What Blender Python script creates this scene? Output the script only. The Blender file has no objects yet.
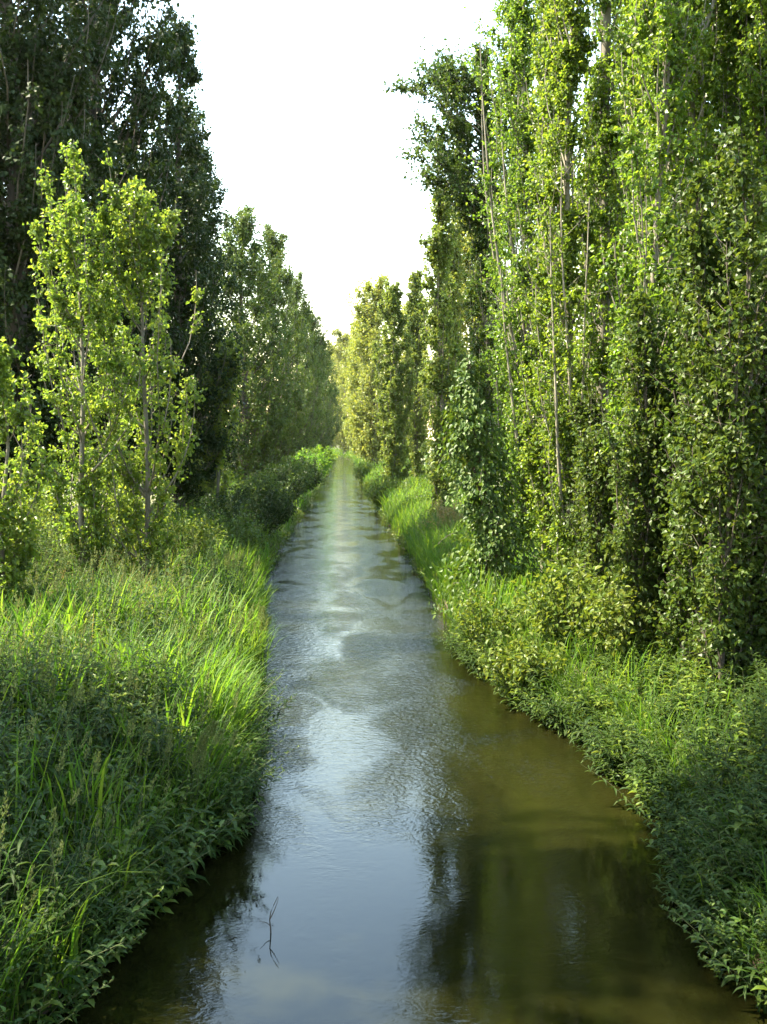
import bpy, math
import numpy as np
from mathutils import Vector

scene = bpy.context.scene
COL = scene.collection
PI = math.pi
CAM_H = 4.0
F = 1024.0

# ------------------------------------------------------------------ helpers
def nrm(v):
    return v / np.maximum(np.linalg.norm(v, axis=-1, keepdims=True), 1e-9)

class MB:
    """collects vertices and faces; build() links them as one mesh object"""
    def __init__(self):
        self.v = []; self.f = []; self.n = 0
    def add(self, v, faces, mat=0, smooth=False):
        v = np.asarray(v, dtype=np.float32).reshape(-1, 3)
        faces = np.asarray(faces, dtype=np.int32)
        if len(v) == 0 or len(faces) == 0:
            return
        self.v.append(v); self.f.append((faces + self.n, mat, smooth)); self.n += len(v)
    def mesh(self, name, mats):
        me = bpy.data.meshes.new(name)
        V = np.concatenate(self.v)
        me.vertices.add(len(V)); me.vertices.foreach_set('co', V.ravel())
        li, ls, mi, sm, start = [], [], [], [], 0
        for fa, m, s in self.f:
            k = fa.shape[1]; n = fa.shape[0]
            li.append(fa.ravel())
            ls.append(start + np.arange(n, dtype=np.int32) * k); start += n * k
            mi.append(np.full(n, m, np.int32)); sm.append(np.full(n, s, bool))
        li = np.concatenate(li).astype(np.int32); ls = np.concatenate(ls).astype(np.int32)
        me.loops.add(len(li)); me.loops.foreach_set('vertex_index', li)
        me.polygons.add(len(ls)); me.polygons.foreach_set('loop_start', ls)
        me.polygons.foreach_set('material_index', np.concatenate(mi))
        me.polygons.foreach_set('use_smooth', np.concatenate(sm))
        for m in mats: me.materials.append(m)
        me.update(calc_edges=True)
        return me
    def build(self, name, mats, parent=None):
        if not isinstance(mats, (list, tuple)): mats = [mats]
        o = bpy.data.objects.new(name, self.mesh(name, mats))
        COL.objects.link(o)
        if parent is not None: o.parent = parent
        return o

def tag(o, label=None, cat=None, group=None, kind=None):
    if label: o['label'] = label
    if cat: o['category'] = cat
    if group: o['group'] = group
    if kind: o['kind'] = kind
    return o

def empty(name, loc, rz=0.0):
    o = bpy.data.objects.new(name, None); COL.objects.link(o)
    o.location = loc; o.rotation_euler = (0, 0, rz); o.empty_display_size = 0.3
    return o

def copy_tree(o, parent=None):
    c = o.copy(); COL.objects.link(c)
    if parent is not None: c.parent = parent
    for ch in list(o.children): copy_tree(ch, c)
    return c

def tubes(paths, radii, sides=5):
    """paths (n,k,3), radii (n,k) -> verts, quads"""
    paths = np.asarray(paths, float); radii = np.asarray(radii, float)
    n, k, _ = paths.shape
    t = nrm(np.gradient(paths, axis=1))
    ref = np.where(np.abs(t[..., 2:3]) > 0.9, np.array([1.0, 0, 0]), np.array([0, 0, 1.0]))
    u = nrm(np.cross(t, ref)); w = np.cross(t, u)
    a = np.arange(sides) * 2 * PI / sides
    ring = (u[:, :, None, :] * np.cos(a)[None, None, :, None] + w[:, :, None, :] * np.sin(a)[None, None, :, None])
    V = paths[:, :, None, :] + ring * radii[:, :, None, None]
    idx = np.arange(n * k * sides).reshape(n, k, sides)
    a0 = idx[:, :-1, :]; a1 = np.roll(a0, -1, axis=2); b0 = idx[:, 1:, :]; b1 = np.roll(b0, -1, axis=2)
    Q = np.stack([a0, a1, b1, b0], -1).reshape(-1, 4)
    return V.reshape(-1, 3), Q

def frame(A, N):
    A = nrm(A); S = nrm(np.cross(N, A)); M = np.cross(A, S)
    return A, S, M

def leaves_round(P, A, N, L, W, fold=0.22):
    """broad pointed leaf: six vertices, two quads folded at the midrib"""
    A, S, M = frame(A, N); L = L[:, None]; W = W[:, None]
    h = M * W * fold
    v = np.stack([P, P + A*L*0.22 + S*W*0.46 + h, P + A*L*0.62 + S*W*0.36 + h, P + A*L - M*L*0.08,
                  P + A*L*0.62 - S*W*0.36 + h, P + A*L*0.22 - S*W*0.46 + h], 1)
    b = np.arange(len(P))[:, None] * 6
    f = np.concatenate([b + np.array([0, 1, 2, 3]), b + np.array([0, 3, 4, 5])], 0)
    return v.reshape(-1, 3), f

def leaves_kite(P, A, N, L, W, fold=0.2):
    A, S, M = frame(A, N); L = L[:, None]; W = W[:, None]
    v = np.stack([P, P + A*L*0.4 + S*W*0.5 + M*W*fold, P + A*L, P + A*L*0.4 - S*W*0.5 + M*W*fold], 1)
    b = np.arange(len(P))[:, None] * 4
    f = np.concatenate([b + np.array([0, 1, 2]), b + np.array([0, 2, 3])], 0)
    return v.reshape(-1, 3), f

def leaves_lance(P, A, N, L, W, droop=0.25, fold=0.25):
    """narrow leaf that bends down to its tip"""
    A, S, M = frame(A, N); L = L[:, None]; W = W[:, None]
    mid = P + A*L*0.38; tip_in = P + A*L*0.72 - M*L*droop*0.35; tip = P + A*L*0.96 - M*L*droop
    e = M*W*fold
    v = np.stack([P, mid, tip_in, tip, mid + S*W*0.5 + e, tip_in + S*W*0.33 + e, mid - S*W*0.5 + e, tip_in - S*W*0.33 + e], 1)
    b = np.arange(len(P))[:, None] * 8
    q = np.concatenate([b + np.array([1, 4, 5, 2]), b + np.array([1, 2, 7, 6])], 0)
    t = np.concatenate([b + np.array([0, 4, 1]), b + np.array([0, 1, 6]), b + np.array([2, 5, 3]), b + np.array([2, 3, 7])], 0)
    return v.reshape(-1, 3), q, t

def blades(B, L, W, az, tilt, bend, k=5, rng=None):
    """grass blades: strips that rise and bend over"""
    n = len(B)
    s = np.linspace(0, 1, k)[None, :]
    ang = tilt[:, None] + bend[:, None] * s**1.6
    ds = (L / (k - 1))[:, None]
    dr = np.sin(ang) * ds; dz = np.cos(ang) * ds
    r = np.concatenate([np.zeros((n, 1)), np.cumsum(dr[:, :-1], 1)], 1)
    z = np.concatenate([np.zeros((n, 1)), np.cumsum(dz[:, :-1], 1)], 1)
    d = np.stack([np.cos(az), np.sin(az), np.zeros(n)], -1)
    side = np.stack([-np.sin(az), np.cos(az), np.zeros(n)], -1)
    C = B[:, None, :] + d[:, None, :] * r[..., None]; C[..., 2] += z
    wprof = np.array([0.6, 1.0, 0.9, 0.6, 0.06]) if k == 5 else np.interp(s[0], [0, .3, .7, 1], [.6, 1, .75, .06])
    w = (W[:, None] * wprof[None, :] * 0.5)[..., None]
    V = np.stack([C + side[:, None, :] * w, C - side[:, None, :] * w], 2)
    idx = np.arange(n * k * 2).reshape(n, k, 2)
    Q = np.stack([idx[:, :-1, 0], idx[:, :-1, 1], idx[:, 1:, 1], idx[:, 1:, 0]], -1).reshape(-1, 4)
    return V.reshape(-1, 3), Q

# ------------------------------------------------------------------ materials
def new_mat(name):
    m = bpy.data.materials.new(name); m.use_nodes = True
    nt = m.node_tree; nt.nodes.clear()
    return m, nt, nt.nodes, nt.links

def leaf_mat(name, cols, trans=0.4, tcol_gain=1.9, rough=0.45, spec=0.25, hue_var=0.008, val_var=0.28):
    m, nt, N, L = new_mat(name)
    out = N.new('ShaderNodeOutputMaterial')
    geo = N.new('ShaderNodeNewGeometry'); ramp = N.new('ShaderNodeValToRGB')
    els = ramp.color_ramp.elements
    while len(els) < len(cols): els.new(0.5)
    for i, c in enumerate(cols):
        els[i].position = i / max(1, len(cols) - 1); els[i].color = (*c, 1)
    L.new(geo.outputs['Random Per Island'], ramp.inputs[0])
    oi = N.new('ShaderNodeObjectInfo'); hs = N.new('ShaderNodeHueSaturation')
    mr = N.new('ShaderNodeMapRange'); mr.inputs[3].default_value = 0.5 - hue_var; mr.inputs[4].default_value = 0.5 + hue_var
    mv = N.new('ShaderNodeMapRange'); mv.inputs[3].default_value = 1 - val_var; mv.inputs[4].default_value = 1 + val_var
    L.new(oi.outputs['Random'], mr.inputs[0]); L.new(mr.outputs[0], hs.inputs['Hue'])
    tc = N.new('ShaderNodeTexCoord'); no = N.new('ShaderNodeTexNoise'); no.inputs['Scale'].default_value = 1.3
    L.new(tc.outputs['Object'], no.inputs['Vector']); L.new(no.outputs[0], mv.inputs[0]); L.new(mv.outputs[0], hs.inputs['Value'])
    L.new(ramp.outputs[0], hs.inputs['Color'])
    p = N.new('ShaderNodeBsdfPrincipled'); p.inputs['Roughness'].default_value = rough
    p.inputs['Specular IOR Level'].default_value = spec
    L.new(hs.outputs[0], p.inputs['Base Color'])
    t = N.new('ShaderNodeBsdfTranslucent'); g = N.new('ShaderNodeMix'); g.data_type = 'RGBA'; g.blend_type = 'MULTIPLY'
    g.inputs[0].default_value = 1.0; g.inputs[7].default_value = (tcol_gain * 1.12, tcol_gain, tcol_gain * 0.55, 1)
    L.new(hs.outputs[0], g.inputs[6]); L.new(g.outputs[2], t.inputs['Color'])
    mx = N.new('ShaderNodeMixShader'); mx.inputs[0].default_value = trans
    L.new(p.outputs[0], mx.inputs[1]); L.new(t.outputs[0], mx.inputs[2]); L.new(mx.outputs[0], out.inputs['Surface'])
    return m

def bark_mat(name, c0, c1, scale=9.0):
    m, nt, N, L = new_mat(name)
    out = N.new('ShaderNodeOutputMaterial'); p = N.new('ShaderNodeBsdfPrincipled'); p.inputs['Roughness'].default_value = 0.85
    tc = N.new('ShaderNodeTexCoord'); mp = N.new('ShaderNodeMapping'); mp.inputs['Scale'].default_value = (scale, scale, scale * 0.22)
    n1 = N.new('ShaderNodeTexNoise'); n1.inputs['Detail'].default_value = 6; n1.inputs['Scale'].default_value = 1.6
    n2 = N.new('ShaderNodeTexNoise'); n2.inputs['Scale'].default_value = 0.9; n2.inputs['Detail'].default_value = 3
    L.new(tc.outputs['Object'], mp.inputs[0]); L.new(mp.outputs[0], n1.inputs['Vector']); L.new(tc.outputs['Object'], n2.inputs['Vector'])
    r = N.new('ShaderNodeValToRGB'); r.color_ramp.elements[0].position = 0.32; r.color_ramp.elements[1].position = 0.68
    r.color_ramp.elements[0].color = (*c0, 1); r.color_ramp.elements[1].color = (*c1, 1)
    ad = N.new('ShaderNodeMath'); ad.operation = 'MULTIPLY_ADD'; ad.inputs[1].default_value = 0.55; 
    ml = N.new('ShaderNodeMath'); ml.operation = 'MULTIPLY'; ml.inputs[1].default_value = 0.5
    L.new(n2.outputs[0], ml.inputs[0]); L.new(n1.outputs[0], ad.inputs[0]); L.new(ml.outputs[0], ad.inputs[2])
    L.new(ad.outputs[0], r.inputs[0]); L.new(r.outputs[0], p.inputs['Base Color'])
    b = N.new('ShaderNodeBump'); b.inputs['Strength'].default_value = 0.6; b.inputs['Distance'].default_value = 0.02
    L.new(n1.outputs[0], b.inputs['Height']); L.new(b.outputs[0], p.inputs['Normal'])
    L.new(p.outputs[0], out.inputs['Surface'])
    return m

M = {}
M['poplar'] = leaf_mat('poplar_leaf', [(0.0482, 0.0954, 0.0112), (0.0804, 0.1431, 0.015), (0.1232, 0.1749, 0.0206)], trans=0.5, tcol_gain=2.15, rough=0.4, spec=0.4)
M['young'] = leaf_mat('young_poplar_leaf', [(0.065, 0.1127, 0.0149), (0.0975, 0.1519, 0.0213), (0.1408, 0.1813, 0.0298)], trans=0.52, tcol_gain=2.2, rough=0.4, spec=0.4)
M['dark'] = leaf_mat('shaded_poplar_leaf', [(0.0131, 0.0279, 0.0062), (0.0197, 0.0371, 0.0079), (0.0306, 0.049, 0.0101)], trans=0.28, tcol_gain=1.7, rough=0.5, spec=0.15)  # shade on the left trees is put into this darker leaf colour
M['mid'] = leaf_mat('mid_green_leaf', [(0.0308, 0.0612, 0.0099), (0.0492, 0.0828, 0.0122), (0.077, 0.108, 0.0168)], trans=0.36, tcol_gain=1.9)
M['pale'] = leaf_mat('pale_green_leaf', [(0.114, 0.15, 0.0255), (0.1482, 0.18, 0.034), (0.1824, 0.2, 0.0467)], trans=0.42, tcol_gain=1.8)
M['olive'] = leaf_mat('olive_leaf', [(0.08, 0.125, 0.022), (0.11, 0.155, 0.028), (0.15, 0.18, 0.042)], trans=0.4, tcol_gain=1.8)
M['vine'] = leaf_mat('vine_leaf', [(0.0274, 0.064, 0.0077), (0.0456, 0.092, 0.0107), (0.0775, 0.12, 0.0178)], trans=0.28, tcol_gain=2.0, rough=0.5, spec=0.3)
M['herb'] = leaf_mat('shaded_herb_leaf', [(0.0149, 0.0345, 0.0053), (0.0248, 0.0464, 0.0069), (0.0398, 0.063, 0.0101)], trans=0.3, tcol_gain=1.8, rough=0.6, spec=0.15)  # leaf colour lowered to stand in for the foreground shade
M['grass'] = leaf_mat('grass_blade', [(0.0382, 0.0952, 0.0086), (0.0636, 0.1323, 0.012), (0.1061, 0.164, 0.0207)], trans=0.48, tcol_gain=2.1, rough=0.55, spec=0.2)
M['seed'] = leaf_mat('seed_head', [(0.0935, 0.14, 0.035), (0.136, 0.18, 0.055), (0.1785, 0.2, 0.085)], trans=0.3, tcol_gain=1.3, rough=0.7, spec=0.2)
M['shrub'] = leaf_mat('shrub_leaf', [(0.057, 0.1, 0.0136), (0.0855, 0.13, 0.017), (0.1254, 0.155, 0.0272)], trans=0.38, tcol_gain=1.8)
M['straw'] = leaf_mat('dry_grass', [(0.2, 0.17, 0.07), (0.27, 0.22, 0.11), (0.16, 0.17, 0.05)], trans=0.35, tcol_gain=1.4, rough=0.7, spec=0.2)
M['bark'] = bark_mat('poplar_bark', (0.05, 0.042, 0.03), (0.21, 0.185, 0.14))
M['pale_bark'] = bark_mat('pale_bark', (0.08, 0.07, 0.05), (0.27, 0.24, 0.18))
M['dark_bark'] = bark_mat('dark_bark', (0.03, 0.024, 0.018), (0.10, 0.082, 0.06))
M['stem'] = bark_mat('green_stem', (0.05, 0.07, 0.025), (0.12, 0.13, 0.05), 20)
M['deadwood'] = bark_mat('dead_wood', (0.03, 0.022, 0.016), (0.085, 0.065, 0.045), 20)

# ------------------------------------------------------------------ the ground and river
YL = [-60, 0, 5, 7, 8.5, 10, 11.5, 14, 17, 20, 24, 28, 34, 45, 60, 100, 140, 200]
XL = [-2.7, -2.6, -2.5, -2.2, -1.7, -1.3, -1.2, -1.35, -1.5, -1.7, -2.0, -2.3, -2.45, -2.45, -2.4, -2.2, -2.1, -2.1]
YR = [-60, 0, 6, 7.3, 8, 10, 12, 14, 16, 18, 20, 25, 30, 45, 60, 100, 140, 200]
XR = [3.3, 3.2, 3.1, 3.0, 3.05, 3.4, 3.3, 3.0, 2.55, 2.35, 2.2, 2.25, 2.3, 2.15, 2.0, 1.75, 1.65, 1.65]
def bendx(y):
    return -np.maximum(y - 195.0, 0)**2 / 420.0
def wig(y, ph):
    return 0.09*np.sin(y*1.9+ph) + 0.06*np.sin(y*3.7+ph*2.1) + 0.04*np.sin(y*7.3+ph*.7)
def eL(y): return np.interp(y, YL, XL) + bendx(y) + wig(y, 0.4)
def eR(y): return np.interp(y, YR, XR) + bendx(y) + wig(y, 2.0)
OFF = [-1.2, -0.6, 0, 0.25, 0.6, 1.2, 3, 8, 30]
ZOF = [-0.95, -0.8, -0.08, 0.2, 0.42, 0.6, 0.74, 0.8, 0.8]
def zbank(o): return np.interp(o, OFF, ZOF)
def gz(x, y):
    x = np.asarray(x, float); y = np.asarray(y, float)
    o = np.maximum(eL(y) - x, x - eR(y))
    return zbank(o) + 0.06*np.sin(x*.9+1)*np.sin(y*.7)*np.clip(o, 0, 1)

def terrain():
    ys = np.concatenate([[-1500, -400, -120, -60, -30], np.arange(-12, 60, 0.25), np.arange(60, 200, 1.5), np.arange(200, 330, 2.5), [360, 420, 520, 700, 1000, 1600, 2600]])
    offs = np.array([2400, 900, 350, 140, 60, 30, 16, 10, 7, 5, 3.6, 2.6, 1.9, 1.3, .9, .6, .4, .22, .1, 0])
    rows = []
    yc = np.minimum(ys, 330)
    for o in offs: rows.append(np.stack([eL(yc) - o, ys], -1))
    l = eL(yc); r = eR(yc)
    for t in (0.15, 0.35, 0.65, 0.85): rows.append(np.stack([l + (r - l)*t, ys], -1))
    for o in offs[::-1]: rows.append(np.stack([eR(yc) + o, ys], -1))
    G = np.stack(rows, 1)
    X, Y = G[..., 0], G[..., 1]
    Z = gz(X, np.minimum(Y, 330))
    V = np.stack([X, Y, Z], -1)
    n, k = V.shape[:2]
    idx = np.arange(n*k).reshape(n, k)
    Q = np.stack([idx[:-1, :-1], idx[:-1, 1:], idx[1:, 1:], idx[1:, :-1]], -1).reshape(-1, 4)
    mb = MB(); mb.add(V, Q, 0, True)
    m, nt, N, L = new_mat('bank_soil')
    out = N.new('ShaderNodeOutputMaterial'); p = N.new('ShaderNodeBsdfPrincipled'); p.inputs['Roughness'].default_value = 0.95
    tc = N.new('ShaderNodeTexCoord'); n1 = N.new('ShaderNodeTexNoise'); n1.inputs['Scale'].default_value = 0.35; n1.inputs['Detail'].default_value = 8
    n2 = N.new('ShaderNodeTexNoise'); n2.inputs['Scale'].default_value = 9; n2.inputs['Detail'].default_value = 6
    L.new(tc.outputs['Object'], n1.inputs['Vector']); L.new(tc.outputs['Object'], n2.inputs['Vector'])
    r = N.new('ShaderNodeValToRGB')
    e = r.color_ramp.elements; e[0].position = .35; e[0].color = (.05, .06, .018, 1); e[1].position = .7; e[1].color = (.15, .135, .06, 1)
    a = N.new('ShaderNodeMix'); a.data_type = 'FLOAT'; a.inputs[0].default_value = .4
    L.new(n1.outputs[0], a.inputs[2]); L.new(n2.outputs[0], a.inputs[3]); L.new(a.outputs[0], r.inputs[0])
    sx = N.new('ShaderNodeSeparateXYZ'); L.new(tc.outputs['Object'], sx.inputs[0])
    mr = N.new('ShaderNodeMapRange'); mr.inputs[1].default_value = 0.25; mr.inputs[2].default_value = 0.5
    L.new(sx.outputs['Z'], mr.inputs[0])
    mud = N.new('ShaderNodeMix'); mud.data_type = 'RGBA'; mud.inputs[6].default_value = (.045, .03, .017, 1)
    L.new(mr.outputs[0], mud.inputs[0]); L.new(r.outputs[0], mud.inputs[7]); L.new(mud.outputs[2], p.inputs['Base Color'])
    b = N.new('ShaderNodeBump'); b.inputs['Strength'].default_value = .7; b.inputs['Distance'].default_value = .05
    L.new(n2.outputs[0], b.inputs['Height']); L.new(b.outputs[0], p.inputs['Normal']); L.new(p.outputs[0], out.inputs['Surface'])
    tag(mb.build('ground', m), kind='structure')
terrain()

def water():
    ys = np.concatenate([np.arange(-60, 60, 0.5), np.arange(60, 330, 2.0)])
    l = eL(ys) - 0.3; r = eR(ys) + 0.3
    T = np.linspace(0, 1, 9)
    V = np.stack([l[:, None] + (r - l)[:, None]*T, np.repeat(ys[:, None], 9, 1), np.zeros((len(ys), 9))], -1)
    n, k = V.shape[:2]; idx = np.arange(n*k).reshape(n, k)
    Q = np.stack([idx[:-1, :-1], idx[:-1, 1:], idx[1:, 1:], idx[1:, :-1]], -1).reshape(-1, 4)
    mb = MB(); mb.add(V, Q, 0, True)
    m, nt, N, L = new_mat('river_water')
    out = N.new('ShaderNodeOutputMaterial'); p = N.new('ShaderNodeBsdfPrincipled')
    p.inputs['Roughness'].default_value = 0.03; p.inputs['IOR'].default_value = 1.33
    tc = N.new('ShaderNodeTexCoord')
    def noise(scale, sc=(1, 1, 1), detail=3, dist=0.0):
        mp = N.new('ShaderNodeMapping'); mp.inputs['Scale'].default_value = sc
        x = N.new('ShaderNodeTexNoise'); x.inputs['Scale'].default_value = scale; x.inputs['Detail'].default_value = detail
        x.inputs['Distortion'].default_value = dist
        L.new(tc.outputs['Object'], mp.inputs[0]); L.new(mp.outputs[0], x.inputs['Vector']); return x.outputs[0]
    def math_(op, a, b):
        q = N.new('ShaderNodeMath'); q.operation = op
        for i, v in enumerate((a, b)):
            if isinstance(v, (int, float)): q.inputs[i].default_value = v
            else: L.new(v, q.inputs[i])
        return q.outputs[0]
    # murky body colour, patches of silt and weed
    r = N.new('ShaderNodeValToRGB'); e = r.color_ramp.elements
    e[0].position = .38; e[0].color = (.0035, .004, .0009, 1); e[1].position = .64; e[1].color = (.0095, .0095, .0022, 1)
    silt = math_('ADD', math_('MULTIPLY', noise(.55, (1, .5, 1), 5, .4), .62), math_('MULTIPLY', noise(3.2, (1, .45, 1), 9, 1.2), .38))
    L.new(silt, r.inputs[0]); L.new(r.outputs[0], p.inputs['Base Color'])
    # calm and ruffled zones
    zone = N.new('ShaderNodeMapRange'); zone.interpolation_type = 'SMOOTHSTEP'
    zone.inputs[1].default_value = .40; zone.inputs[2].default_value = .62; zone.inputs[3].default_value = .25; zone.inputs[4].default_value = 1.0
    L.new(noise(.75, (1.0, .55, 1), 5, .9), zone.inputs[0])
    sy = N.new('ShaderNodeSeparateXYZ'); L.new(tc.outputs['Object'], sy.inputs[0])
    calm = N.new('ShaderNodeMapRange'); calm.interpolation_type = 'SMOOTHSTEP'
    calm.inputs[1].default_value = 8.5; calm.inputs[2].default_value = 15.0; calm.inputs[3].default_value = .06; calm.inputs[4].default_value = 1.0
    L.new(sy.outputs['Y'], calm.inputs[0])
    z = math_('MULTIPLY', zone.outputs[0], calm.outputs[0])
    w1 = noise(2.2, (1.0, 1.7, 1), 2, .6); w2 = noise(6.5, (1, 1.5, 1), 3, 1.0); w3 = noise(19, (1, 1.5, 1), 3, .8)
    h = math_('ADD', math_('MULTIPLY', w1, .42), math_('ADD', math_('MULTIPLY', w2, .95), math_('MULTIPLY', w3, .55)))
    h = math_('MULTIPLY', math_('SUBTRACT', h, .96), z)
    b = N.new('ShaderNodeBump'); b.inputs['Strength'].default_value = 1.0; b.inputs['Distance'].default_value = 0.028
    L.new(h, b.inputs['Height']); L.new(b.outputs[0], p.inputs['Normal']); L.new(p.outputs[0], out.inputs['Surface'])
    tag(mb.build('river', m), kind='structure')
water()

# ------------------------------------------------------------------ trees
def tree_parts(seed, H, r0, cb=0.05, nb=70, ang0=35, ang1=12, Lmax=3.2, prof='column', twigs=7, tl=0.5, nl=40,
               leaf=0.09, spread=0.1, lean=(0, 0), leafkind='round', sides=6, trunk_top=0.97, wob=0.15, droop=0.0, bias=None, extra=None, bthick=0.006):
    """arrays for trunk, branches (with twigs) and leaves of one tree, base at the origin"""
    rng = np.random.default_rng(seed)
    K = 14
    s = np.linspace(0, 1, K)
    ph = rng.uniform(0, 6.28, 4)
    tx = lean[0]*s**1.5*H + wob*np.sin(s*5+ph[0])*s + wob*.5*np.sin(s*11+ph[1])*s
    ty = lean[1]*s**1.5*H + wob*np.sin(s*4.3+ph[2])*s + wob*.5*np.sin(s*12+ph[3])*s
    tx -= tx[0]; ty -= ty[0]
    T = np.stack([tx, ty, s*H*trunk_top], -1)
    R = r0*(1 - s)**0.8 + 0.008; R[0] *= 1.35
    trunk = (T[None], R[None])
    # branches
    hf = cb + (0.96 - cb)*np.sort(rng.uniform(0, 1, nb)**1.3)
    az = np.arange(nb)*2.399 + rng.uniform(-.6, .6, nb)
    if prof == 'column': pl = np.minimum(1, (1 - hf)**0.55*1.25)*np.interp(hf, [0, .15, .4, 1], [.55, .8, 1, 1])
    elif prof == 'cone': pl = np.interp(hf, [0, .12, .3, .6, .85, 1], [.7, 1, 1, .72, .34, .08])
    elif prof == 'spire': pl = np.interp(hf, [0, .3, .6, .85, 1], [.55, 1, .9, .45, .15])
    elif prof == 'round': pl = np.interp(hf, [0, .25, .5, .75, 1], [.7, 1, 1.05, .8, .35])
    else: pl = np.interp(hf, [0, .3, .6, 1], [.9, 1, .75, .3])
    Lb = Lmax*pl*(rng.uniform(.25, 1.2, nb) if prof == 'spire' else rng.uniform(.6, 1.2, nb))
    if prof == 'spire': Lb = np.minimum(Lb, (1 - hf)*H*rng.uniform(.4, 1.0, nb) + .12)
    if bias is not None:
        cz = np.cos(az - bias[1]); Lb *= np.where(cz < -.45, .3, 1 + .4*bias[0]*cz)
    if extra is not None:   # (height fraction, azimuth, length, start angle)
        ex = np.array(extra, float)
        hf = np.concatenate([hf, ex[:, 0]]); az = np.concatenate([az, ex[:, 1]]); Lb = np.concatenate([Lb, ex[:, 2]])
    n = len(hf)
    a0 = np.radians(ang0 + rng.normal(0, 8, n)); a1 = np.radians(ang1 + rng.normal(0, 7, n))
    if extra is not None:
        a0[nb:] = np.radians(ex[:, 3]); a1[nb:] = np.radians(ex[:, 4])
    kb = 7; u = np.linspace(0, 1, kb)[None, :]
    th = a0[:, None] + (a1 - a0)[:, None]*u + droop*u**2
    azv = az[:, None] + rng.normal(0, .25, n)[:, None]*u + .5*np.sin(u*7 + rng.uniform(0, 6, n)[:, None])*.6
    st = (Lb/(kb - 1))[:, None]
    d = np.stack([np.sin(th)*np.cos(azv), np.sin(th)*np.sin(azv), np.cos(th)], -1)*st[..., None]
    base = np.stack([np.interp(hf, s*trunk_top, T[:, i]) for i in range(3)], -1)
    Bp = base[:, None, :] + np.concatenate([np.zeros((n, 1, 3)), np.cumsum(d[:, 1:], 1)], 1)
    rb0 = np.minimum(np.interp(hf, s, R)*0.4, 0.004 + Lb*bthick)
    rb0[nb:] = np.minimum(np.interp(hf[nb:], s, R)*.5, .004 + np.minimum(Lb[nb:]*.011, .04))
    Br = rb0[:, None]*(1 - u*.85) + 0.003
    # twigs
    cnt = np.where(Lb < .3*Lmax*pl.mean(), max(1, twigs//4), twigs) if extra is None else np.full(n, twigs); cnt[nb:] = twigs*2
    ii = np.repeat(np.arange(n), cnt); tt = rng.uniform(.12, 1, len(ii)); tt[ii >= nb] = .1 + .9*tt[ii >= nb]
    f = tt*(kb - 1); i0 = np.minimum(f.astype(int), kb - 2); fr = (f - i0)[:, None]
    P0 = Bp[ii, i0]*(1 - fr) + Bp[ii, i0 + 1]*fr
    bd = nrm(Bp[ii, i0 + 1] - Bp[ii, i0])
    td = nrm(bd*.75 + rng.normal(0, .55, (len(ii), 3)) + np.array([0, 0, .18 - droop*.5]))
    Lt = tl*rng.uniform(.5, 1.3, len(ii))*np.where(ii >= nb, 2.1, np.clip(Lb/Lmax*1.5, .2, 1)[ii])
    P1 = P0 + td*Lt[:, None]*.5; P2 = P1 + nrm(td + np.array([0, 0, .15 - droop*.5]))*Lt[:, None]*.5
    # top shoot of the trunk carries leaves too
    Tw = np.stack([P0, P1, P2], 1)
    top = T[-4:]; 
    wts = np.repeat(np.arange(len(Tw)), rng.poisson(nl*np.exp(rng.normal(-.3, .8, len(Tw)))))
    q = rng.uniform(0, 1, len(wts))
    LP = np.where((q < .5)[:, None], Tw[wts, 0]*(1 - 2*q)[:, None] + Tw[wts, 1]*(2*q)[:, None],
                  Tw[wts, 1]*(2 - 2*q)[:, None] + Tw[wts, 2]*(2*q - 1)[:, None])
    ntop = max(30, len(LP)//90)
    qt = rng.uniform(0, 1, ntop)
    LT = np.stack([np.interp(qt, np.linspace(0, 1, 4), top[:, i]) for i in range(3)], -1)
    LP = np.concatenate([LP, LT]); m = len(LP)
    off = nrm(rng.normal(0, 1, (m, 3)))*np.abs(rng.normal(0, spread, m))[:, None]
    LP = LP + off
    LP[:, 2] = np.maximum(LP[:, 2], 0.15)
    out = nrm(off + rng.normal(0, .02, (m, 3)))
    A = nrm(out*.7 + rng.normal(0, .5, (m, 3)) + np.array([0, 0, -.45]))
    Nn = nrm(rng.normal(0, .8, (m, 3)) + np.array([0, 0, .35]) + out*.4)
    Ls = leaf*rng.uniform(.5, 1.28, m)
    return dict(trunk=trunk, br=(Bp, Br), tw=(Tw, np.tile(np.array([.006, .0045, .003]), (len(Tw), 1))),
                leaf=(LP, A, Nn, Ls, Ls*rng.uniform(.75, 1.0, m)), kind=leafkind, sides=sides)

def make_tree(name, label, cat, x, y, group, leafm, barkm, show_twigs=True, rz=0.0, stems=None, **kw):
    root = empty(name, (x, y, float(gz(x, y)) - 0.05), rz)
    tag(root, label, cat, group)
    specs = [((0, 0), kw)] if not stems else [((sx, sy), {**kw, **k2}) for sx, sy, k2 in stems]
    tb, bb, cb_ = MB(), MB(), MB()
    for (ox, oy), k in specs:
        d = tree_parts(**k); o = np.array([ox, oy, 0.0])
        tb.add(*tubes(d['trunk'][0] + o, d['trunk'][1], 10), 0, True)
        bb.add(*tubes(d['br'][0] + o, d['br'][1], 5), 0, True)
        if show_twigs: bb.add(*tubes(d['tw'][0] + o, d['tw'][1], 3), 0, True)
        P, A, Nn, Ls, Ws = d['leaf']
        fn = leaves_round if d['kind'] == 'round' else leaves_kite
        cb_.add(*fn(P + o, A, Nn, Ls, Ws), 0, False)
    tb.build('trunk', barkm, root); bb.build('branches', barkm, root); cb_.build('crown', leafm, root)
    return root

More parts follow.
